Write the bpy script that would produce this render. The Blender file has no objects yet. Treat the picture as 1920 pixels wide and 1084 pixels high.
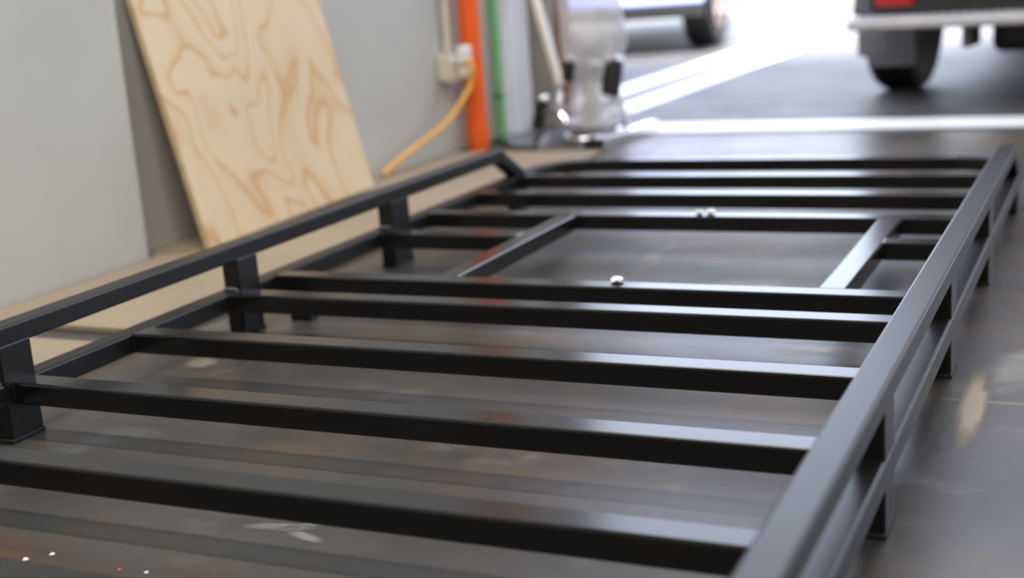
import bpy, bmesh, math, random
from mathutils import Vector, Matrix, Euler
random.seed(7)
C = bpy.context.scene.collection
SC = bpy.context.scene

# ------------------------------------------------------------------ camera
cam_d = bpy.data.cameras.new('camera'); cam = bpy.data.objects.new('camera', cam_d); C.objects.link(cam)
CAM = Vector((1.4307, -2.9670, 0.6056))
yaw, pitch, roll = math.radians(-25.4442), math.radians(13.4665), math.radians(-4.2164)
fwd = Vector((math.sin(yaw)*math.cos(pitch), math.cos(yaw)*math.cos(pitch), -math.sin(pitch)))
r0 = Vector((math.cos(yaw), -math.sin(yaw), 0)); u0 = r0.cross(fwd)
rt = math.cos(roll)*r0 + math.sin(roll)*u0; up = -math.sin(roll)*r0 + math.cos(roll)*u0
cam.matrix_world = Matrix(((rt.x, up.x, -fwd.x, CAM.x), (rt.y, up.y, -fwd.y, CAM.y), (rt.z, up.z, -fwd.z, CAM.z), (0, 0, 0, 1)))
cam_d.sensor_width = 36; cam_d.lens = 2481.46/1920*36
cam_d.clip_start = 0.05; cam_d.clip_end = 300
cam_d.dof.use_dof = True; cam_d.dof.focus_distance = 1.72; cam_d.dof.aperture_fstop = 2.6
SC.camera = cam
# ------------------------------------------------------------------ sky, sun, lamps, exposure
W = bpy.data.worlds.new('world'); SC.world = W; W.use_nodes = True
nt = W.node_tree; bg = nt.nodes['Background']
sky = nt.nodes.new('ShaderNodeTexSky'); sky.sky_type = 'NISHITA'; sky.sun_disc = False
sky.sun_elevation = math.radians(52); sky.sun_rotation = math.radians(180); sky.air_density = 1.0; sky.dust_density = 2.5
hz = nt.nodes.new('ShaderNodeMix'); hz.data_type = 'RGBA'; hz.inputs['Factor'].default_value = .75      # thin white cloud veiling the blue
nt.links.new(sky.outputs[0], hz.inputs['A']); hz.inputs['B'].default_value = (1.66, 1.62, 1.78, 1)
nt.links.new(hz.outputs['Result'], bg.inputs[0]); bg.inputs[1].default_value = 1.6
def lamp(name, kind, energy, loc, rot, color=(1, 1, 1), **kw):
    d = bpy.data.lights.new(name, kind); d.energy = energy; d.color = color
    for k, v in kw.items(): setattr(d, k, v)
    o = bpy.data.objects.new(name, d); o.location = loc; o.rotation_euler = rot; C.objects.link(o); return o
lamp('sun', 'SUN', 30.0, (0, 0, 20), (math.radians(38), 0, math.radians(8)), (1, .96, .9), angle=0.30)
lamp('ceiling_or_added_strip_lamp', 'AREA', 132, (0.6, -2.1, 3.9), (0, 0, 0), (1, .97, .9), shape='RECTANGLE', size=3.0, size_y=.35)
lamp('ceiling_or_added_strip_lamp', 'AREA', 42, (0.4, 0.35, 3.9), (0, 0, 0), (1, .97, .93), shape='RECTANGLE', size=2.6, size_y=.35)  # extra strip added to brighten the wall towards the door
lamp('ceiling_or_added_strip_lamp', 'AREA', 95, (2.6, -4.6, 3.9), (0, 0, 0), (1, .95, .86), shape='RECTANGLE', size=3.0, size_y=.35)
SC.view_settings.view_transform = 'Standard'; SC.view_settings.look = 'None'
SC.view_settings.gamma = 1; SC.view_settings.use_curve_mapping = False
SC.view_settings.exposure = 0.2

# ------------------------------------------------------------------ materials
def mat(name, col, rough=.5, metal=0., spec=.5, var=0., scale=8., bump=0., col2=None, stretch=None, rvar=0., coat=0., emit=None):
    m = bpy.data.materials.new(name); m.use_nodes = True; t = m.node_tree; b = t.nodes['Principled BSDF']
    b.inputs['Roughness'].default_value = rough; b.inputs['Metallic'].default_value = metal
    b.inputs['Specular IOR Level'].default_value = spec; b.inputs['Coat Weight'].default_value = coat
    b.inputs['Base Color'].default_value = (*col, 1)
    if emit: b.inputs['Emission Color'].default_value = (*emit[:3], 1); b.inputs['Emission Strength'].default_value = emit[3]
    if var or col2 or bump or rvar:
        tc = t.nodes.new('ShaderNodeTexCoord'); mp = t.nodes.new('ShaderNodeMapping'); t.links.new(tc.outputs['Object'], mp.inputs[0])
        if stretch: mp.inputs['Scale'].default_value = stretch
        n = t.nodes.new('ShaderNodeTexNoise'); n.inputs['Scale'].default_value = scale; n.inputs['Detail'].default_value = 6
        n.inputs['Roughness'].default_value = .6
        t.links.new(mp.outputs[0], n.inputs['Vector'])
        r = t.nodes.new('ShaderNodeValToRGB'); t.links.new(n.outputs['Fac'], r.inputs[0])
        a = col; c = col2 or tuple(min(1, x*(1+var)) for x in col)
        if not col2: a = tuple(x*(1-var) for x in col)
        r.color_ramp.elements[0].color = (*a, 1); r.color_ramp.elements[1].color = (*c, 1)
        r.color_ramp.elements[0].position = .32; r.color_ramp.elements[1].position = .68
        t.links.new(r.outputs[0], b.inputs['Base Color'])
        if bump:
            bp = t.nodes.new('ShaderNodeBump'); bp.inputs['Strength'].default_value = bump; bp.inputs['Distance'].default_value = .01
            t.links.new(n.outputs['Fac'], bp.inputs['Height']); t.links.new(bp.outputs[0], b.inputs['Normal'])
        if rvar:
            mr = t.nodes.new('ShaderNodeMapRange'); mr.inputs[3].default_value = rough-rvar; mr.inputs[4].default_value = rough+rvar
            t.links.new(n.outputs['Fac'], mr.inputs[0]); t.links.new(mr.outputs[0], b.inputs['Roughness'])
    return m

M = {}
M['rack'] = mat('black_powder_coat', (.008, .008, .0085), .19, spec=.5, var=.05, scale=30)
M['rail'] = mat('black_powder_coat_rail', (.010, .0098, .0095), .38, spec=.36, var=.05, scale=30)
M['rubber'] = mat('black_rubber', (.012, .012, .012), .7)
M['weld'] = mat('bare_weld', (.35, .34, .33), .35, metal=.9)
M['wall'] = mat('painted_concrete', (.49, .49, .45), .75, var=.07, scale=1.6, bump=.05)
M['walljoint'] = mat('joint_filler', (.16, .145, .12), .9, var=.1)
M['track'] = mat('galvanised_track', (.76, .77, .79), .6, var=.04, scale=5)
M['ceil'] = mat('ceiling_sheet', (.30, .30, .29), .7, var=.05)
M['warmwall'] = mat('timber_lined_wall', (.30, .22, .155), .7, var=.15, scale=3)
M['pvc_orange'] = mat('orange_pvc', (.95, .13, .008), .5, var=.05, scale=4)
M['pvc_green'] = mat('green_pvc', (.20, .60, .25), .45, var=.05, scale=4)
M['pvc_grey'] = mat('pale_pvc', (.62, .59, .52), .5, var=.04)
M['white_plastic'] = mat('white_plastic', (.80, .80, .82), .35, var=.02)
M['cream_plastic'] = mat('cream_plastic', (.66, .61, .49), .45, var=.03)
M['yellow'] = mat('yellow_flex', (.72, .37, .06), .45, var=.08)
M['chrome'] = mat('chrome', (.82, .82, .85), .12, metal=1, var=.03)
M['steel_grey'] = mat('brushed_steel', (.50, .50, .52), .35, metal=.8, var=.1, scale=12)
M['white_paint_steel'] = mat('white_enamel', (.80, .78, .74), .3, var=.04)
M['brown'] = mat('brown_timber', (.20, .085, .025), .6, var=.25, scale=6, stretch=(6, 6, .6))
M['plate'] = mat('dark_steel_plate', (.16, .16, .175), .25, metal=.8, var=.15)
M['paintline'] = mat('white_line_paint', (.86, .88, .88), .5, var=.06, scale=10)
M['tyre'] = mat('tyre_rubber', (.014, .014, .016), .75, var=.2, scale=20)
M['carblack'] = mat('black_car_paint', (.016, .017, .019), .25, coat=.6, var=.05)
M['carblue'] = mat('blue_car_paint', (.26, .29, .66), .3, coat=.8, var=.04)
M['trimgrey'] = mat('grey_bumper_plastic', (.10, .10, .105), .6, var=.1)
M['glass'] = mat('dark_window_glass', (.015, .018, .02), .05, coat=.5, var=.05)
M['alu'] = mat('aluminium_plate', (.74, .74, .79), .4, metal=.35, var=.08, scale=14)
M['redlens'] = mat('red_lamp_lens', (.50, .012, .012), .25, coat=.5, var=.05)
M['clearlens'] = mat('clear_lamp_lens', (.75, .75, .78), .1, coat=.5, var=.03)
M['alloy'] = mat('alloy_rim', (.42, .33, .29), .4, metal=.6, var=.1)
M['flap'] = mat('grey_mudflap', (.20, .205, .225), .55, var=.1)
M['fleck'] = mat('white_fleck', (.85, .83, .83), .4, var=.03)
M['redfleck'] = mat('red_fleck', (.55, .08, .06), .5, var=.05)
M['foam'] = mat('white_foam', (.9, .9, .92), .5, var=.03)

def ply_mat(name, base, dark, strong=1.0, edge=None):
    m = bpy.data.materials.new(name); m.use_nodes = True; t = m.node_tree; b = t.nodes['Principled BSDF']; L = t.links.new
    b.inputs['Roughness'].default_value = .62; b.inputs['Specular IOR Level'].default_value = .3
    tc = t.nodes.new('ShaderNodeTexCoord'); mp = t.nodes.new('ShaderNodeMapping'); L(tc.outputs['Object'], mp.inputs[0])
    mp.inputs['Scale'].default_value = (1, 2.6, 1.55); mp.inputs['Location'].default_value = (3.1, 1.7, 5.2)
    n = t.nodes.new('ShaderNodeTexNoise'); n.inputs['Scale'].default_value = 1.35; n.inputs['Detail'].default_value = 2.2
    n.inputs['Roughness'].default_value = .38; n.inputs['Distortion'].default_value = .5; L(mp.outputs[0], n.inputs['Vector'])
    mul = t.nodes.new('ShaderNodeMath'); mul.operation = 'MULTIPLY'; mul.inputs[1].default_value = 10.5; L(n.outputs['Fac'], mul.inputs[0])
    fr = t.nodes.new('ShaderNodeMath'); fr.operation = 'FRACT'; L(mul.outputs[0], fr.inputs[0])
    r = t.nodes.new('ShaderNodeValToRGB'); L(fr.outputs[0], r.inputs[0]); cr = r.color_ramp; cr.interpolation = 'EASE'
    cr.elements[0].position = 0; cr.elements[0].color = (*base, 1); cr.elements[1].position = 1; cr.elements[1].color = (*base, 1)
    for pos, k in ((.45, .06), (.70, .32), (.84, 1.0), (.91, .5), (.96, 0.)):
        e = cr.elements.new(pos); e.color = (*[base[i]*(1-k*strong)+dark[i]*k*strong for i in range(3)], 1)
    n2 = t.nodes.new('ShaderNodeTexNoise'); n2.inputs['Scale'].default_value = 4; n2.inputs['Detail'].default_value = 8; L(tc.outputs['Object'], n2.inputs['Vector'])
    mr = t.nodes.new('ShaderNodeMapRange'); mr.inputs[3].default_value = .9; mr.inputs[4].default_value = 1.08; L(n2.outputs['Fac'], mr.inputs[0])
    mx = t.nodes.new('ShaderNodeMix'); mx.data_type = 'RGBA'; mx.blend_type = 'MULTIPLY'; mx.inputs['Factor'].default_value = 1
    L(r.outputs[0], mx.inputs['A']); L(mr.outputs[0], mx.inputs['B']); L(mx.outputs['Result'], b.inputs['Base Color'])
    return m
M['ply'] = ply_mat('pine_plywood', (.64, .51, .345), (.52, .30, .11), .8)
M['ply_edge'] = mat('plywood_edge', (.55, .42, .26), .75, var=.25, scale=60, stretch=(1, 1, 1))
M['floorsheet'] = mat('tan_packing_sheet', (.30, .235, .165), .7, var=.12, scale=2.5)

def floor_mat(name, base, warm, pale, rough, pale_amt=.5):
    """mottled sealed concrete: grey with warm rust tints, pale scuffs and dust specks"""
    m = bpy.data.materials.new(name); m.use_nodes = True; t = m.node_tree; b = t.nodes['Principled BSDF']; L = t.links.new
    tc = t.nodes.new('ShaderNodeTexCoord')
    def noise(scale, det, off=0.):
        mp = t.nodes.new('ShaderNodeMapping'); mp.inputs['Location'].default_value = (off, off*.7, 0); L(tc.outputs['Object'], mp.inputs[0])
        n = t.nodes.new('ShaderNodeTexNoise'); n.inputs['Scale'].default_value = scale; n.inputs['Detail'].default_value = det
        n.inputs['Roughness'].default_value = .62; L(mp.outputs[0], n.inputs['Vector']); return n.outputs['Fac']
    def ramp(src, a, z):
        mr = t.nodes.new('ShaderNodeMapRange'); mr.interpolation_type = 'SMOOTHSTEP'; mr.inputs[1].default_value = a; mr.inputs[2].default_value = z
        L(src, mr.inputs[0]); return mr.outputs[0]
    def mixc(fac, A, B, k=1.):
        mu = t.nodes.new('ShaderNodeMath'); mu.operation = 'MULTIPLY'; mu.inputs[1].default_value = k; L(fac, mu.inputs[0])
        mx = t.nodes.new('ShaderNodeMix'); mx.data_type = 'RGBA'; L(mu.outputs[0], mx.inputs['Factor'])
        if isinstance(A, tuple): mx.inputs['A'].default_value = (*A, 1)
        else: L(A, mx.inputs['A'])
        mx.inputs['B'].default_value = (*B, 1); return mx.outputs['Result']
    big = noise(1.7, 5)
    c = mixc(ramp(big, .35, .7), base, tuple(x*.55 for x in base))
    c = mixc(ramp(noise(2.6, 4, 7.3), .48, .66), c, warm, .9)
    c = mixc(ramp(noise(5.5, 8, 3.1), .54, .72), c, pale, pale_amt)
    c = mixc(ramp(noise(70, 2, 1.3), .76, .80), c, (.5, .5, .5), .6)
    L(c, b.inputs['Base Color'])
    mr = t.nodes.new('ShaderNodeMapRange'); mr.inputs[3].default_value = rough-.1; mr.inputs[4].default_value = rough+.14; L(noise(3.3, 5, 2.), mr.inputs[0])
    L(mr.outputs[0], b.inputs['Roughness'])
    bp = t.nodes.new('ShaderNodeBump'); bp.inputs['Strength'].default_value = .12; bp.inputs['Distance'].default_value = .004
    L(noise(45, 6, .4), bp.inputs['Height']); L(bp.outputs[0], b.inputs['Normal'])
    return m
M['slab'] = floor_mat('sealed_concrete', (.064, .060, .055), (.088, .058, .034), (.16, .16, .162), .36)
M['asphalt'] = floor_mat('grey_yard_concrete', (.085, .085, .09), (.082, .080, .08), (.125, .125, .13), .54, .3)
M['joint'] = mat('dark_joint', (.06, .06, .06), .9, var=.1)
M['scuff_reflection'] = mat('pale_scuff_and_reflection', (.34, .34, .34), .55, var=.3, scale=30)
M['tan_reflection'] = mat('painted_tan_reflection', (.22, .185, .15), .42, var=.12, scale=12)

def film_mat():
    m = bpy.data.materials.new('clear_wrap_film'); m.use_nodes = True; t = m.node_tree; b = t.nodes['Principled BSDF']
    b.inputs['Base Color'].default_value = (.80, .81, .84, 1); b.inputs['Roughness'].default_value = .16; b.inputs['Alpha'].default_value = .55
    b.inputs['Specular IOR Level'].default_value = .8
    tc = t.nodes.new('ShaderNodeTexCoord'); n = t.nodes.new('ShaderNodeTexNoise'); n.inputs['Scale'].default_value = 14; n.inputs['Detail'].default_value = 3
    n.inputs['Distortion'].default_value = 1.5
    t.links.new(tc.outputs['Object'], n.inputs['Vector']); bp = t.nodes.new('ShaderNodeBump'); bp.inputs['Strength'].default_value = .8; bp.inputs['Distance'].default_value = .03
    t.links.new(n.outputs['Fac'], bp.inputs['Height']); t.links.new(bp.outputs[0], b.inputs['Normal'])
    return m
M['film'] = film_mat()

# ------------------------------------------------------------------ mesh helpers
FLAT = set()                                              # meshes of flat-faced stock, left unsmoothed
def shade(bm, ang=20):
    for f in bm.faces: f.smooth = True
    for e in bm.edges:
        if len(e.link_faces) == 2 and e.calc_face_angle(0) > math.radians(ang): e.smooth = False
def obj(name, bm, m, parent=None, smooth=True):
    bmesh.ops.recalc_face_normals(bm, faces=bm.faces[:])
    if smooth and id(bm) not in FLAT: shade(bm)
    FLAT.discard(id(bm))
    me = bpy.data.meshes.new(name); bm.to_mesh(me); bm.free()
    for x in (m if isinstance(m, (list, tuple)) else [m]): me.materials.append(x)
    o = bpy.data.objects.new(name, me); C.objects.link(o)
    if parent is not None:
        o.parent = parent
        off = Vector((0, 0, 0)); p = parent
        while p is not None: off += p.location; p = p.parent
        me.transform(Matrix.Translation(-off))
    return o
def centre(o):
    """move a top-level mesh's origin to the middle of its base"""
    v = [x.co for x in o.data.vertices]
    c = Vector((sum(x.x for x in v)/len(v), sum(x.y for x in v)/len(v), min(x.z for x in v)))
    o.data.transform(Matrix.Translation(-c)); o.location = c; return o
def add_box(bm, x0, x1, y0, y1, z0, z1, bev=0., seg=2, mi=0, rot=None, piv=None):
    b = bmesh.new(); bmesh.ops.create_cube(b, size=1)
    for v in b.verts: v.co = Vector(((x0+x1)/2+v.co.x*(x1-x0), (y0+y1)/2+v.co.y*(y1-y0), (z0+z1)/2+v.co.z*(z1-z0)))
    if bev: bmesh.ops.bevel(b, geom=b.edges[:], offset=bev, segments=seg, profile=.5, affect='EDGES')
    join(bm, b, mi, rot, piv)
def join(bm, b, mi=0, rot=None, piv=None):
    if rot is not None:
        p = Vector(piv or (0, 0, 0)); R = rot.to_3x3() if not isinstance(rot, Euler) else rot.to_matrix()
        for v in b.verts: v.co = R @ (v.co-p)+p
    mp = {}
    for v in b.verts: mp[v] = bm.verts.new(v.co)
    for f in b.faces:
        try: nf = bm.faces.new([mp[v] for v in f.verts]); nf.material_index = mi
        except ValueError: pass
    b.free()
def box(*a, **k):
    bm = bmesh.new(); add_box(bm, *a, **k); FLAT.add(id(bm)); return bm
def prism(pts, axis, a, b, bev=0.):
    """polygon pts (2-D) extruded along axis from a to b"""
    bm = bmesh.new()
    def P(p, t): return {'x': Vector((t, p[0], p[1])), 'y': Vector((p[0], t, p[1])), 'z': Vector((p[0], p[1], t))}[axis]
    A = [bm.verts.new(P(p, a)) for p in pts]; B = [bm.verts.new(P(p, b)) for p in pts]; n = len(pts)
    bm.faces.new(A); bm.faces.new(B[::-1])
    for i in range(n): bm.faces.new((A[i], B[i], B[(i+1) % n], A[(i+1) % n]))
    bmesh.ops.recalc_face_normals(bm, faces=bm.faces[:])
    if bev: bmesh.ops.bevel(bm, geom=bm.edges[:], offset=bev, segments=2, profile=.5, affect='EDGES')
    FLAT.add(id(bm)); return bm
def add_tube(bm, pts, r, seg=12, mi=0):
    seg = max(seg, 18)
    pts = [Vector(p) for p in pts]; n = len(pts); rings = []; nrm = None
    for i, p in enumerate(pts):
        tg = (pts[min(i+1, n-1)]-pts[max(i-1, 0)]).normalized()
        if nrm is None: nrm = tg.orthogonal().normalized()
        nrm = (nrm-tg*nrm.dot(tg)).normalized(); bi = tg.cross(nrm)
        rr = r[i] if isinstance(r, (list, tuple)) else r
        rings.append([bm.verts.new(p+(nrm*math.cos(a)+bi*math.sin(a))*rr) for a in [2*math.pi*k/seg for k in range(seg)]])
    for i in range(n-1):
        for k in range(seg):
            f = bm.faces.new((rings[i][k], rings[i][(k+1) % seg], rings[i+1][(k+1) % seg], rings[i+1][k])); f.material_index = mi
    for rg in (rings[0][::-1], rings[-1]):
        f = bm.faces.new(rg); f.material_index = mi
def tube(pts, r, seg=12):
    bm = bmesh.new(); FLAT.discard(id(bm)); add_tube(bm, pts, r, seg); return bm
def spline(pts, n=8):
    pts = [Vector(p) for p in pts]; P = [pts[0]]+pts+[pts[-1]]; out = []
    for i in range(1, len(P)-2):
        for k in range(n):
            t = k/n; a, b, c, d = P[i-1:i+3]
            out.append(.5*((2*b)+(c-a)*t+(2*a-5*b+4*c-d)*t*t+(3*b-a-3*c+d)*t**3))
    return out+[pts[-1]]
def lathe(prof, seg=32, axis='z', c=(0, 0, 0), wob=0.):
    """prof: (radius, height) pairs turned about an axis through c"""
    bm = bmesh.new(); FLAT.discard(id(bm)); rings = []; c = Vector(c)
    for j, (r, h) in enumerate(prof):
        ring = []
        for k in range(seg):
            a = 2*math.pi*k/seg; q = r*(1+wob*(math.sin(3*a+j*1.7)+.7*math.sin(7*a-j*1.1)+.5*random.uniform(-1, 1)))
            x, y = q*math.cos(a), q*math.sin(a)
            ring.append(bm.verts.new(c+(Vector((x, y, h)) if axis == 'z' else Vector((h, x, y)))))
        rings.append(ring)
    for j in range(len(rings)-1):
        for k in range(seg): bm.faces.new((rings[j][k], rings[j][(k+1) % seg], rings[j+1][(k+1) % seg], rings[j+1][k]))
    bm.faces.new(rings[0][::-1]); bm.faces.new(rings[-1]); return bm
def thing(name, loc, label, cat, group=None):
    o = bpy.data.objects.new(name, None); o.empty_display_size = .1; o.location = loc; C.objects.link(o)
    return tag(o, label, cat, group)
def tag(o, label, cat, group=None):
    o['label'] = label; o['category'] = cat
    if group: o['group'] = group
    return o
def struct(name, bm, m, parent=None, smooth=False):
    o = obj(name, bm, m, parent, smooth)
    if parent is None: o['kind'] = 'structure'
    return o

# ------------------------------------------------------------------ setting
XW = -.70                                                   # face of the left wall
floor = struct('floor', box(-.95, 6.2, -6.6, 1.52, -.25, -.02), M['joint'])
xs = [-.95, 2.3, 4.2, 6.2]; ys = [-6.6, -3.9, -1.182, 1.52]
for i in range(3):
    for j in range(3):
        g = .0014
        struct('concrete_slab', box(xs[i]+g, xs[i+1]-g, ys[j]+g, ys[j+1]-g, -.02, 0, bev=.003, seg=1), M['slab'], floor)
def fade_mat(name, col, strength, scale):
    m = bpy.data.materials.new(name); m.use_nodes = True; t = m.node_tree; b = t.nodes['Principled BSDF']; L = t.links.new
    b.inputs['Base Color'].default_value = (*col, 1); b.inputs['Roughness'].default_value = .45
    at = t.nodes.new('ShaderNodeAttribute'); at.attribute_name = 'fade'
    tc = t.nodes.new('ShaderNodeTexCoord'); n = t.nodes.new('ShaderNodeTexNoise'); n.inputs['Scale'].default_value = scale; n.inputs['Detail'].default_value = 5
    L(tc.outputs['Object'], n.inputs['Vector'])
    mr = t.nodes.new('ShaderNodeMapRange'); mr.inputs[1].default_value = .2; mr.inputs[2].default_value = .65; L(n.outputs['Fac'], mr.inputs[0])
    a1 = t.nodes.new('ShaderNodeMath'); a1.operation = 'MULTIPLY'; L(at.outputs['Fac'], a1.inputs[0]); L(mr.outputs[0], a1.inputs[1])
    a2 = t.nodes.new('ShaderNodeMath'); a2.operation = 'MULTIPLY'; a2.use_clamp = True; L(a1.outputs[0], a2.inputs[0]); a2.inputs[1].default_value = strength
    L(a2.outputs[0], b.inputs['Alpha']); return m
M['scuff_reflection'] = fade_mat('pale_scuff_and_reflection', (.34, .34, .34), .6, 16); M['tan_reflection'] = fade_mat('painted_tan_reflection', (.34, .27, .20), .9, 3)
def blotch(x, y, sx, sy, rz, m, name='scuff_and_reflection_mark'):
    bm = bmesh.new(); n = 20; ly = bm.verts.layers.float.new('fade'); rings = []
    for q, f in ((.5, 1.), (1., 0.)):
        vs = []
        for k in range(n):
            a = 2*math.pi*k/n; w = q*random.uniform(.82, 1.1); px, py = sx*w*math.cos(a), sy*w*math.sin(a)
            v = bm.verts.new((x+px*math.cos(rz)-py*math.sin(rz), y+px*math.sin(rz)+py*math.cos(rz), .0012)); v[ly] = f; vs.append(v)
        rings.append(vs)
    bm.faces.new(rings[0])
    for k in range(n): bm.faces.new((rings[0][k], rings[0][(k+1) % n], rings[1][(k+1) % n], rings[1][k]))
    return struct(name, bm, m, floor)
for a in ((.555, -1.80, .05, .014, .2), (.60, -1.815, .035, .010, -.3), (.58, -1.79, .03, .008, .5), (.535, -.36, .022, .16, -.05), (.53, -.16, .03, .05, 0), (.545, -.445, .03, .05, 0), (.80, -.62, .12, .09, 0), (.99, -.98, .07, .05, 0), (1.31, -1.02, .05, .16, -.2)):  # dust scuffs, plus floor reflections in the hatch painted as pale streaks
    blotch(*a, M['scuff_reflection'])
for a in ((1.258, -1.20, .022, .19, .03), (.02, -1.25, .035, .04, .6)):  # warm floor reflection and highlight painted in as tan patches
    blotch(*a, M['tan_reflection'], 'painted_reflection_patch')

ground = struct('ground', box(-40, 40, 1.52, 80, -.25, 0), M['asphalt'])
def line(x0, x1, y0, y1):
    return struct('painted_line', box(x0, x1, y0, y1, 0, .003), M['paintline'], ground)
line(-.205, 6.0, 1.60, 1.86)
line(-.60, -.43, 2.25, 6.6); line(-.90, -.73, 2.6, 6.6)

wl = struct('wall_left', box(-.92, -.76, -6.6, 1.82, 0, 4.2), M['walljoint'])
for y0, y1, xf in ((-6.6, -2.9, -.648), (-2.885, -.560, -.648), (-.548, 1.82, XW)):
    struct('concrete_panel', box(-.78, xf, y0, y1, 0, 4.2, bev=.008, seg=1), M['wall'], wl)
struct('wall_right', box(6.0, 6.2, -6.6, 1.75, 0, 4.2), M['warmwall'])
struct('wall_back', box(-.95, 6.2, -6.8, -6.6, 0, 4.2), M['warmwall'])
struct('wall_front', box(-.92, 6.2, 1.62, 1.82, 3.3, 4.2), M['wall'])
struct('ceiling', box(-.95, 6.2, -6.8, 1.82, 4.2, 4.3), M['ceil'])
struct('added_shade_wall', box(-9, -.92, 1.62, 1.82, 0, 4.2), M['wall'])  # unseen facade, added to keep sun and sky off the left yard
struct('added_shade_canopy', box(-9, 6.2, 1.82, 2.15, 3.45, 3.55), M['ceil'])  # unseen canopy, added to shade the ground just outside the door
# roller door track down the end of the wall
d1 = struct('door_1', box(XW, XW+.012, 1.56, 1.80, 0, 3.3), M['track'])
struct('door_track', box(XW+.012, XW+.022, 1.60, 1.615, 0, 3.3, bev=.003, seg=1), M['track'], d1)
struct('door_track', box(XW+.012, XW+.022, 1.765, 1.78, 0, 3.3, bev=.003, seg=1), M['track'], d1)
struct('roller_drum', lathe([(.02, -.6), (.2, -.6), (.2, 6.0), (.02, 6.0)], 24, 'x', (0, 1.45, 3.6)), M['track'], d1, True)
struct('trim_1', box(XW-.02, XW+.095, 1.83, 1.87, 0, 3.3, bev=.006), mat('door_jamb_grey', (.30, .28, .25), .6, var=.1))

# ------------------------------------------------------------------ the roof rack
DT = .088; DB = .055; RT = .170; RH = .030; RW = .037; XI, XO = 0., 1.18   # deck top/bottom, rail top, inner faces left/right
rack = thing('roof_rack', (.59, -1.0, 0), 'black powder coated steel roof rack with crossbars lying on the workshop floor', 'roof rack')
BV = .0035
BW = .043
fronts = [-2.145, -1.891, -1.637, -1.380, -1.122, -.979, -.597, -.374, -.121, .131]
for y in fronts:
    if y == -.597: continue
    obj('crossbar', box(XI-.004, XO+.004, y, y+BW, DB, DT-.0003, bev=BV), M['rack'], rack)
D1, D2 = (.319, .362), (.997, 1.041)
obj('short_crossbar', box(XI-.004, D1[0]+.003, -.597, -.554, DB, DT-.0003, bev=BV), M['rack'], rack)
obj('short_crossbar', box(D2[1]-.003, XO+.004, -.597, -.554, DB, DT-.0003, bev=BV), M['rack'], rack)
for a, b in (D1, D2):
    obj('hatch_divider', box(a, b, -.979+BW-.003, -.374+.003, DB, DT-.0006, bev=BV), M['rack'], rack)
# deck side rails with bent ends, and end bars
def side_path(sign):
    inner, outer = [], []
    R0, R1 = .12, .12+RW
    xc = XI+.12 if sign < 0 else XO-.12
    for yc, s in ((-2.36, -1), (.271, 1)):
        for k in range(9):
            a = math.radians(90*k/8); a = a if s > 0 else math.radians(90)-a
            inner.append((xc+sign*R0*math.cos(a), yc+s*R0*math.sin(a))); outer.append((xc+sign*R1*math.cos(a), yc+s*R1*math.sin(a)))
    return inner+outer[::-1]
for sign in (-1, 1):
    bm = prism(side_path(sign), 'z', DB, DT)
    ed = [e for e in bm.edges if abs(e.verts[0].co.z-e.verts[1].co.z) < 1e-6 and e.calc_face_angle(0) > .5]
    bmesh.ops.bevel(bm, geom=ed, offset=BV, segments=2, profile=.5, affect='EDGES')
    obj('side_rail', bm, M['rail'], rack)
obj('end_bar', box(XI+.118, XO-.118, .391, .428, DB, DT, bev=BV), M['rack'], rack)
obj('end_bar', box(XI+.118, XO-.118, -2.517, -2.48, DB, DT, bev=BV), M['rack'], rack)
# raised side rails, ends bent down to the deck
t30 = math.tan(math.radians(29.5)); lo = RT-RH
top = [(-2.44-(RT-DT)/t30, DT), (-2.44, RT), (.045, RT), (.045+(RT-DT)/t30, DT)]
bot = [(.036+(lo-DT)/t30, DT), (.036, lo), (-2.432, lo), (-2.432-(lo-DT)/t30, DT)]
for x0 in (XI-RW, XO):
    bm = prism(top+bot, 'x', x0, x0+RW, bev=BV)
    obj('raised_rail', bm, M['rail'], rack)
posts = [(-2.215, -2.153), (-1.653, -1.591), (-1.091, -1.028), (-.536, -.456)]
for y0, y1 in posts:
    for x0 in (XI-.033, XO+.002):
        obj('post', box(x0, x0+.034, y0, y1, .006, lo+.004, bev=.003), M['rail'], rack)
        obj('foot_pad', box(x0-.001, x0+.035, y0-.002, y1+.002, 0, .007, bev=.002), M['rubber'], rack)
for x0 in (XI-.033, XO+.002):
    obj('foot', box(x0, x0+.034, .12, .18, 0, DB+.003, bev=.003), M['rail'], rack)
for x0 in (.018, 1.118):
    obj('mounting_foot', box(x0, x0+.045, -.972, -.942, 0, DB+.004, bev=.003), M['rack'], rack)
# small weld runs where posts and crossbars meet the side rails
for y0, y1 in posts[1:]:
    bm = bmesh.new()
    add_tube(bm, [(XI-.002, y0-.002, DT+.001), (XI-.018, y0-.003, DT+.002), (XI-.030, y0-.002, DT+.001)], .0035, 8)
    obj('weld_bead', bm, M['weld'], rack)
for y in fronts[1:]:
    obj('weld_bead', tube([(XI+.001, y+.0005, DB+.006), (XI+.0018, y-.001, (DB+DT)/2), (XI+.001, y+.0005, DT-.004)], .003, 8), M['rack'], rack)

# ------------------------------------------------------------------ sheets on the floor, leaning plywood board
def sheet(y0, y1, x1, label):
    pts = [(-.643, y0), (x1, y0), (x1, y1), (-.643, y1)] if y1 < 0 else [(-.643, y0), (x1, y0), (x1, y1), (-.694, y1), (-.694, -.540), (-.643, -.540)]
    bm = prism(pts, 'z', .0006, .0126, bev=.002)
    return tag(centre(obj('packing_sheet', bm, M['floorsheet'])), label, 'board', 'tan boards on the floor by the wall')
sheet(-1.120, 1.10, -.135, 'long tan board lying on the floor between rack and wall, far piece under leaning plywood')
sheet(-2.70, -1.205, -.150, 'tan board lying flat on the floor by the wall, near piece in the left foreground')

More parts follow.
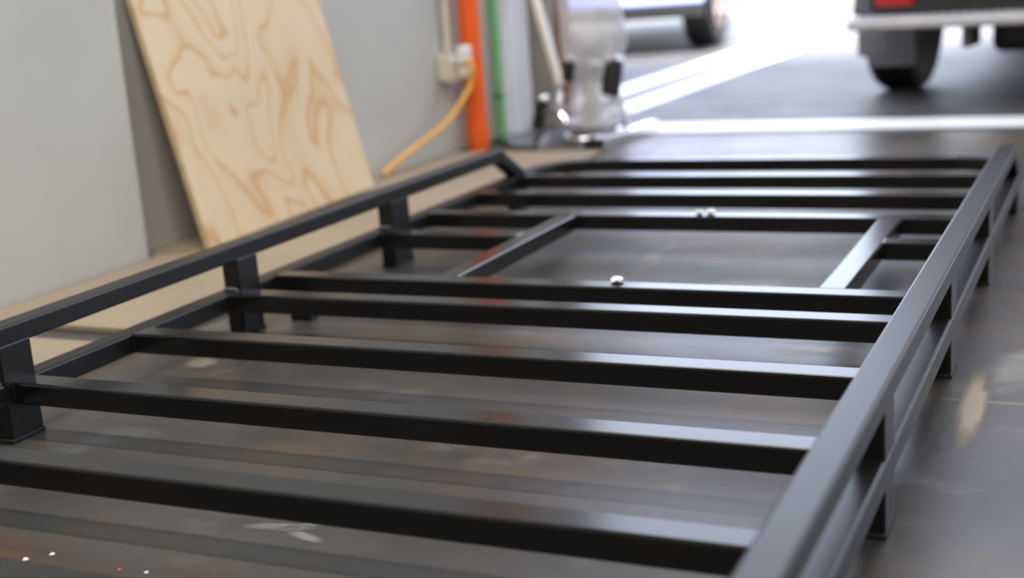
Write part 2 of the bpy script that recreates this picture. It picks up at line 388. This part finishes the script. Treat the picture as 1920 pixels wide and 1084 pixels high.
lean = math.radians(12.4); Hb = .66; th = .017
pb = thing('plywood_board', (-.537, -.090, .0242), 'pale pine plywood board with swirling grain leaning on the grey wall', 'board')
def board_bm(x0, x1, mi=0):
    bm = box(x0, x1, -.389, .389, 0, Hb, bev=.001, seg=1); 
    bmesh.ops.subdivide_edges(bm, edges=bm.edges[:], cuts=1)
    return bm
face = obj('face_veneer', board_bm(-.003, 0), M['ply']); core = obj('plywood_core', board_bm(-th, -.003), M['ply_edge'])
for o in (face, core): o.parent = pb
pb.rotation_euler = Euler((math.radians(0.9), -lean, 0), 'XYZ')

# ------------------------------------------------------------------ pipes, outlet, cable on the wall
op = thing('orange_pipe', (XW+.05, 1.222, 0), 'bright orange conduit pipe running down the grey wall beside the outlet', 'pipe')
obj('pipe_body', tube([(XW+.05, 1.222, 0.0), (XW+.05, 1.222, 4.19)], .0365, 28), M['pvc_orange'], op)
for z in (.9, 2.4): obj('saddle_clip', lathe([(.0368, z), (.041, z), (.041, z+.03), (.0368, z+.03)], 28, 'z', (XW+.05, 1.222, 0)), M['steel_grey'], op)
obj('pipe_collar', lathe([(.0366, .02), (.039, .022), (.039, .085), (.0366, .087)], 28, 'z', (XW+.05, 1.222, 0)), M['pvc_orange'], op)
gp = thing('green_pipe', (XW+.016, 1.492, 0), 'thin green pipe running down the wall to the right of the orange one', 'pipe')
obj('pipe_body', tube([(XW+.016, 1.492, 0.0), (XW+.016, 1.492, 4.19)], .0138, 20), M['pvc_green'], gp)
obj('pipe_coupling', lathe([(.0139, .108), (.0155, .11), (.0155, .14), (.0139, .142)], 20, 'z', (XW+.016, 1.492, 0)), M['pvc_green'], gp)
for z in (.155, 1.4): obj('saddle_clip', box(XW, XW+.0315, 1.475, 1.509, z, z+.010, bev=.002), mat('dark_clip', (.05, .08, .05), .5), gp)

ou = thing('power_outlet', (XW, 1.10, .258), 'cream surface mounted power outlet with a white plug on the grey wall', 'outlet')
obj('back_box', box(XW, XW+.042, 1.048, 1.158, .258, .346, bev=.006), M['cream_plastic'], ou)
fp = obj('face_plate', box(XW+.042, XW+.050, 1.044, 1.162, .254, .350, bev=.003), M['cream_plastic'], ou)
for y in (1.062, 1.082):
    obj('rocker_switch', box(XW+.050, XW+.055, y-.008, y+.008, .318, .340, bev=.002), M['white_plastic'], fp)
obj('plug', box(XW+.050, XW+.084, 1.096, 1.158, .306, .372, bev=.010, seg=3), M['white_plastic'], ou)
obj('plug_top', box(XW+.050, XW+.080, 1.096, 1.150, .262, .303, bev=.010, seg=3), M['cream_plastic'], ou)
cd = thing('pale_conduit', (XW+.016, 1.11, .352), 'pale grey conduit running up the wall from the cream outlet', 'conduit')
obj('pipe_body', tube([(XW+.016, 1.104, .352), (XW+.016, 1.104, 4.19)], .0125, 16), M['pvc_grey'], cd)
obj('box_connector', tube([(XW+.016, 1.104, .3505), (XW+.016, 1.104, .375)], .0155, 16), M['pvc_grey'], cd)
pts = spline([(-.612, 1.095, .322), (-.594, 1.088, .317), (-.585, 1.077, .286), (-.590, 1.071, .242), (-.600, 1.018, .194), (-.612, .946, .146), (-.622, .871, .116), (-.632, .767, .089), (-.642, .655, .060), (-.655, .545, .0235)], 8)
tag(obj('yellow_cable', tube(pts, .0092, 16), M['yellow']), 'yellow flexible cable hanging from the outlet plug down to the floor', 'cable')

# ------------------------------------------------------------------ things on the floor beside the doorway
st = thing('wheeled_stand', (-.325, 1.50, 0), 'chrome stand wrapped in clear plastic film with black grips beside the doorway', 'stand')
cx, cy = -.325, 1.50
ring = [(cx+.09*math.cos(a), cy+.15*math.sin(a), .012) for a in [2*math.pi*k/40 for k in range(41)]]
obj('base_ring', tube(ring, .011, 10), M['chrome'], st)
obj('column', lathe([(.02, .02), (.06, .022), (.062, .05), (.035, .07), (.03, .2), (.045, .22), (.045, .26), (.02, .28)], 24, 'z', (cx, cy, 0)), M['steel_grey'], st)
obj('base_dish', lathe([(.03, .024), (.088, .024), (.107, .05), (.109, .066), (.10, .068), (.03, .05)], 32, 'z', (cx, cy, 0)), M['alu'], st)
prof = [(.095, .069), (.102, .10), (.098, .14), (.085, .18), (.076, .205), (.088, .235), (.108, .28), (.118, .34), (.116, .40), (.11, .46), (.118, .52), (.122, .58), (.10, .64), (.085, .70), (.06, .76), (.03, .80)]
obj('plastic_wrap', lathe(prof, 40, 'z', (cx+.018, cy, 0), wob=.045), M['film'], st)
def grip(top_, bot_, r, arm):
    bm = tube([Vector(bot_), Vector(bot_).lerp(Vector(top_), .08), Vector(bot_).lerp(Vector(top_), .85), top_], [r*.8, r, r*1.02, r*.9], 16)
    g = obj('grip', bm, M['rubber'], st)
    d = (Vector(top_)-Vector(bot_)).normalized()
    obj('grip_cap', tube([Vector(top_)-d*.004, Vector(top_)+d*.006, Vector(top_)+d*.016, Vector(top_)+d*.02], [r*.9, r*.95, r*.75, r*.3], 16), M['chrome'], g)
    obj('arm', tube(spline([Vector(bot_).lerp(Vector(top_), .5), arm, (cx, cy, arm[2])], 6), .011, 10), M['chrome'], st)
grip((-.214, 1.46, .275), (-.228, 1.44, .155), .034, (-.27, 1.47, .22))
grip((-0.358, 1.4, 0.284), (-0.371, 1.4, 0.215), .021, (-.37, 1.45, .22))
grip((-.535, 1.55, .135), (-.562, 1.54, .03), .024, (-.47, 1.53, .10))
obj('chrome_stay', tube(spline([(-.445, 1.50, .17), (-.432, 1.46, .11), (-.40, 1.44, .06), (-.375, 1.43, .03)], 6), .013, 12), M['chrome'], st)
obj('chrome_stay', tube(spline([(-.262, 1.56, .15), (-.235, 1.58, .09), (-.226, 1.585, .03), (-.224, 1.585, .012)], 6), .011, 12), M['chrome'], st)
obj('push_handle', tube([(-.449, 1.52, .19), (-.60, 1.62, .62), (-.66, 1.66, .80)], .0165, 14), M['white_paint_steel'], st)

pl = prism([(-.664, 1.42), (-.50, 1.19), (-.41, 1.20), (-.47, 1.36), (-.50, 1.52), (-.664, 1.56)], 'z', .0003, .016, bev=.002)
tag(centre(obj('steel_plate', pl, M['plate'])), 'flat dark steel plate lying on the floor at the foot of the green pipe', 'plate')
t = thing('square_tube', (-.19, 1.47, 0), 'short bright aluminium square tube with black end, lying beside the white floor line', 'tube')
bm = prism([(-.214, 1.215), (-.170, 1.215), (-.140, 1.70), (-.184, 1.70)], 'z', 0, .034, bev=.003)
obj('tube_body', bm, mat('bright_aluminium', (.93, .93, .94), .22, metal=1, var=.02), t)
obj('end_cap', box(-.245, -.172, 1.199, 1.214, .001, .034, bev=.004), M['rubber'], t)
bp = box(-.695, -.63, 2.02, 2.10, 0, 2.4, bev=.005)
tag(centre(obj('timber_post', bp, M['brown'])), 'brown timber post standing outside the doorway behind the wrapped stand', 'post')

# ------------------------------------------------------------------ flecks and scraps
def lump(x, y, z, r, m, name, label, cat, group=None, sq=.5):
    bm = bmesh.new(); bmesh.ops.create_icosphere(bm, subdivisions=2, radius=r)
    for v in bm.verts:
        v.co *= random.uniform(.8, 1.15); v.co.z *= sq; v.co += Vector((x, y, 0))
    mz = min(v.co.z for v in bm.verts)
    for v in bm.verts: v.co.z += z-mz
    return tag(centre(obj(name, bm, m)), label, cat, group)
lump(.320, -1.957, 0, .0034, M['fleck'], 'paint_fleck', 'white fleck on the floor, left one of the pair at bottom left', 'fleck', 'flecks on the floor')
lump(.340, -1.937, 0, .0034, M['fleck'], 'paint_fleck', 'white fleck on the floor, right one of the pair at bottom left', 'fleck', 'flecks on the floor')
lump(.481, -1.944, 0, .0026, M['fleck'], 'paint_fleck', 'small white fleck alone on the floor right of the red fleck', 'fleck', 'flecks on the floor')
lump(.446, -1.947, 0, .0024, M['redfleck'], 'paint_fleck', 'tiny red fleck on the floor under the nearest crossbar', 'fleck', 'flecks on the floor')
lump(.664, -.945, DT-.0003, .0125, M['foam'], 'foam_scrap', 'bright white scrap lying on the crossbar at the near edge of the hatch opening', 'scrap', 'white scraps on the crossbars', .38)
lump(.628, -.345, DT-.0003, .009, M['foam'], 'foam_scrap', 'pale scrap on the far hatch crossbar, left one of two', 'scrap', 'white scraps on the crossbars', .42)
lump(.652, -.345, DT-.0003, .011, M['foam'], 'foam_scrap', 'pale scrap on the far hatch crossbar, right one of two', 'scrap', 'white scraps on the crossbars', .42)

# ------------------------------------------------------------------ vehicles
def wheel(parent, x0, x1, y, r, face, rimm, spokes=6, rr=.62, steer=0):
    """tyre between x0 and x1, centre (y, r); face = +1 or -1: side of the rim"""
    w = x1-x0; xm = (x0+x1)/2
    prof = [(r*rr, -w/2+.02), (r*.86, -w/2), (r*.965, -w/2+.012), (r, -w/2+.035)]
    grooves = 4
    for g in range(grooves):
        a = -w/2+.045+(w-.09)*(g+.5)/grooves
        prof += [(r, a-.012), (r-.01, a-.006), (r-.01, a+.006), (r, a+.012)]
    prof += [(r, w/2-.035), (r*.965, w/2-.012), (r*.86, w/2), (r*rr, w/2-.02)]
    ty = obj('tyre', lathe(prof, 48, 'x', (xm, y, r)), M['tyre'], parent)
    xf = xm+face*(w/2-.022)
    rim = obj('rim', lathe([(.03, -.03*face), (r*rr*.99, -.03*face), (r*rr, .012*face), (r*rr*.92, .016*face), (r*rr*.86, -.022*face), (.03, -.024*face)], 40, 'x', (xf, y, r)), rimm, ty)
    bm = bmesh.new()
    for k in range(spokes):
        a = 2*math.pi*k/spokes
        add_box(bm, xf-.012, xf+.012, y-.028, y+.028, r+.04, r+r*rr*.9, bev=.008, rot=Matrix.Rotation(a, 3, 'X'), piv=(xf, y, r))
    obj('spokes', bm, rimm, ty)
    obj('hub_cap', lathe([(.01, 0), (.055, 0), (.05, .022*face), (.01, .026*face)], 24, 'x', (xf, y, r)), rimm, ty)
    if steer:
        c = Vector((xm, y, r))-parent.location; T = Matrix.Translation(c) @ Matrix.Rotation(steer, 4, 'Z') @ Matrix.Translation(-c)
        for o in [ty]+list(ty.children): o.data.transform(T)
def arch(yc, r, z0, n=10, rev=False):
    out = []
    for k in range(n+1):
        a = math.pi*k/n; z = max(z0, r*math.sin(a)+z0*.6); out.append((yc-r*math.cos(a), z))
    return out[::-1] if rev else out

# black utility 4x4, tail towards the camera
X0, X1 = .60, 2.195; YR = 2.30; RW_ = .36; yw1, yw2 = 2.985, 5.55
ut = thing('black_pickup', (.555, 2.95, 0), 'black four wheel drive with an aluminium rear step parked outside, tail to the door', 'car')
low = [(YR, .345), (YR+.02, .335)]+arch(yw1, .42, .36)+arch(yw2, .42, .36)+[(6.45, .36), (6.5, .45), (6.5, .78), (6.42, .92), (5.3, 1.02), (YR, 1.02)]
obj('body', prism(low, 'x', X0, X1, bev=.018), M['carblack'], ut)
cab = [(2.45, 1.0), (2.52, 1.66), (2.75, 1.72), (4.5, 1.72), (4.72, 1.66), (5.25, 1.0)]
obj('cabin', prism(cab, 'x', X0+.09, X1-.09, bev=.03), M['carblack'], ut)
for x in (X0+.082, X1-.092):
    obj('side_window', prism([(2.66, 1.08), (2.70, 1.58), (3.5, 1.6), (3.5, 1.08)], 'x', x, x+.01), M['glass'], ut)
    obj('side_window', prism([(3.58, 1.08), (3.58, 1.6), (4.5, 1.6), (4.98, 1.08)], 'x', x, x+.01), M['glass'], ut)
bm = prism([(X0+.2, 1.10), (X1-.2, 1.10), (X1-.24, 1.58), (X0+.24, 1.58)], 'y', -.006, .006)
for v in bm.verts: v.co.y += 2.45+.106*(v.co.z-1.0)-.004
obj('rear_window', bm, M['glass'], ut)
obj('tailgate', box(X0+.22, X1-.22, YR-.012, YR+.02, .46, 1.0, bev=.01), M['carblack'], ut)
obj('tailgate_handle', box(1.22, 1.38, YR-.03, YR-.01, .84, .89, bev=.006), M['trimgrey'], ut)
for x0, x1 in ((X0+.035, X0+.175), (X1-.175, X1-.035)):
    l = obj('tail_lamp', box(x0, x1, YR-.018, YR+.03, .378, .56, bev=.008), M['redlens'], ut)
    obj('reverse_lens', box(x0+.01, x1-.01, YR-.022, YR-.016, .50, .55, bev=.002), M['clearlens'], l)
stp = obj('rear_step', box(X0-.035, X1+.035, YR-.145, YR+.03, .309, .338, bev=.004), M['alu'], ut)
bm = bmesh.new()
for k in range(44):
    x = X0-.02+k*.0375
    add_box(bm, x, x+.024, YR-.150, YR-.146, .316+(k % 2)*.008, .321+(k % 2)*.008, rot=Matrix.Rotation(math.radians(25 if k % 2 else -25), 3, 'Y'), piv=(x+.012, YR-.147, .323))
    add_box(bm, x, x+.020, YR-.14, YR-.02, .338, .347, bev=.002, seg=1)
tr = obj('tread_pattern', bm, M['alu'], stp); tr['kind'] = 'stuff'
obj('step_lip', box(X0-.03, X1+.03, YR-.143, YR+.02, .300, .309, bev=.002), mat('step_underside', (.23, .21, .19), .5, metal=.4, var=.1), stp)
for s, x0, x1 in ((-1, .502, .725), (1, 2.06, 2.265)):
    obj('mudflap', prism([(x0, .31), (x1, .31), (x1, .138), (x0+.042, .138), (x0+.038, .176), (x0, .182)] if s < 0 else [(x0, .31), (x1, .31), (x1, .182), (x1-.042, .138), (x0, .138)], 'y', 2.50, 2.508), M['flap'], ut)
bm = box(1.10, 1.20, YR-.02, YR+.5, .235, .30, bev=.006)
obj('tow_hitch', box(.965, .995, YR-.08, YR+.1, .222, .30, bev=.006), M['trimgrey'], ut)
obj('chassis', bm, M['rubber'], ut)
obj('fuel_tank', box(1.03, 2.05, 2.40, 3.5, .19, .37, bev=.03), M['rubber'], ut)
obj('rear_axle', tube([(.6, yw1, .36), (2.0, yw1, .36)], .05, 16), M['rubber'], ut)
for y in (yw1, yw2):
    wheel(ut, .465, .655, y, RW_, -1, M['alloy']); wheel(ut, 2.13, 2.32, y, RW_, 1, M['alloy'])
for x0 in (X0-.125, X1+.02):
    for y in (yw1, yw2):
        o_ = [(y-.48*math.cos(math.pi*k/12), .22+.48*math.sin(math.pi*k/12)) for k in range(1, 12)]
        i_ = [(y-.43*math.cos(math.pi*k/12), .22+.43*math.sin(math.pi*k/12)) for k in range(1, 12)]
        obj('wheel_flare', prism(o_+i_[::-1], 'x', x0, x0+.135, bev=.006), M['trimgrey'], ut)

# blue car, nose to the camera
Xa, Xb = -2.78, -1.22; YF = 5.45; r2 = .345; w1, w2 = 6.14, 8.75
bc = thing('blue_car', (-1.28, 6.1, 0), 'blue car parked outside on the left with its wheel showing past the wrapped stand', 'car')
prof_ = [(YF+.02, .36), (YF+.1, .34)]+arch(w1, .40, .34)+arch(w2, .40, .34)+[(9.6, .38), (9.66, .5), (9.62, .85), (9.5, .98), (6.75, .98), (6.3, .92), (YF+.1, .80), (YF, .62)]
obj('body', prism(prof_, 'x', Xa, Xb, bev=.03), M['carblue'], bc)
obj('cabin', prism([(6.7, .96), (7.4, 1.42), (7.8, 1.48), (9.0, 1.46), (9.5, .96)], 'x', Xa+.14, Xb-.14, bev=.04), M['carblue'], bc)
for x in (Xa+.132, Xb-.142):
    obj('side_window', prism([(7.0, 1.02), (7.5, 1.38), (8.1, 1.40), (8.1, 1.02)], 'x', x, x+.01), M['glass'], bc)
    obj('side_window', prism([(8.18, 1.02), (8.18, 1.40), (8.9, 1.38), (9.25, 1.02)], 'x', x, x+.01), M['glass'], bc)
bm = prism([(Xa+.25, 0), (Xb-.25, 0), (Xb-.3, .78), (Xa+.3, .78)], 'z', -.004, .004)
bmesh.ops.rotate(bm, verts=bm.verts[:], cent=(0, 0, 0), matrix=Matrix.Rotation(math.atan2(.46, .7), 3, 'X')); bmesh.ops.translate(bm, verts=bm.verts[:], vec=(0, 6.74, 1.0))
obj('windscreen', bm, M['glass'], bc)
obj('bumper', prism([(YF-.06, .325), (YF-.03, .235), (YF+.22, .225), (YF+.22, .325)], 'x', Xa+.03, Xb-.03, bev=.012), M['tyre'], bc)
obj('bumper_skin', prism([(YF-.05, .327), (YF+.05, .327), (YF+.05, .60), (YF-.02, .58)], 'x', Xa+.02, Xb-.02, bev=.012), M['carblue'], bc)
for x0, x1 in ((Xa+.08, Xa+.42), (Xb-.42, Xb-.08)):
    obj('headlamp', prism([(YF-.015, .62), (YF+.12, .62), (YF+.14, .74), (YF+.06, .74)], 'x', x0, x1, bev=.01), M['clearlens'], bc)
obj('grille', box(Xa+.5, Xb-.5, YF-.035, YF+.03, .62, .72, bev=.006), M['trimgrey'], bc)
obj('underbody', box(Xa+.25, Xb-.3, 6.6, 8.2, .33, .40, bev=.02), M['rubber'], bc)
for y, a in ((w1, math.radians(-10)), (w2, 0)):
    wheel(bc, -2.84, -2.615, y, r2, -1, M['alloy'], 5, steer=a); wheel(bc, -1.36, -1.135, y, r2, 1, M['alloy'], 5, steer=a)
ut.rotation_euler.z = math.radians(-6.5); ut.location.y -= .08
bc.rotation_euler.z = math.radians(15)
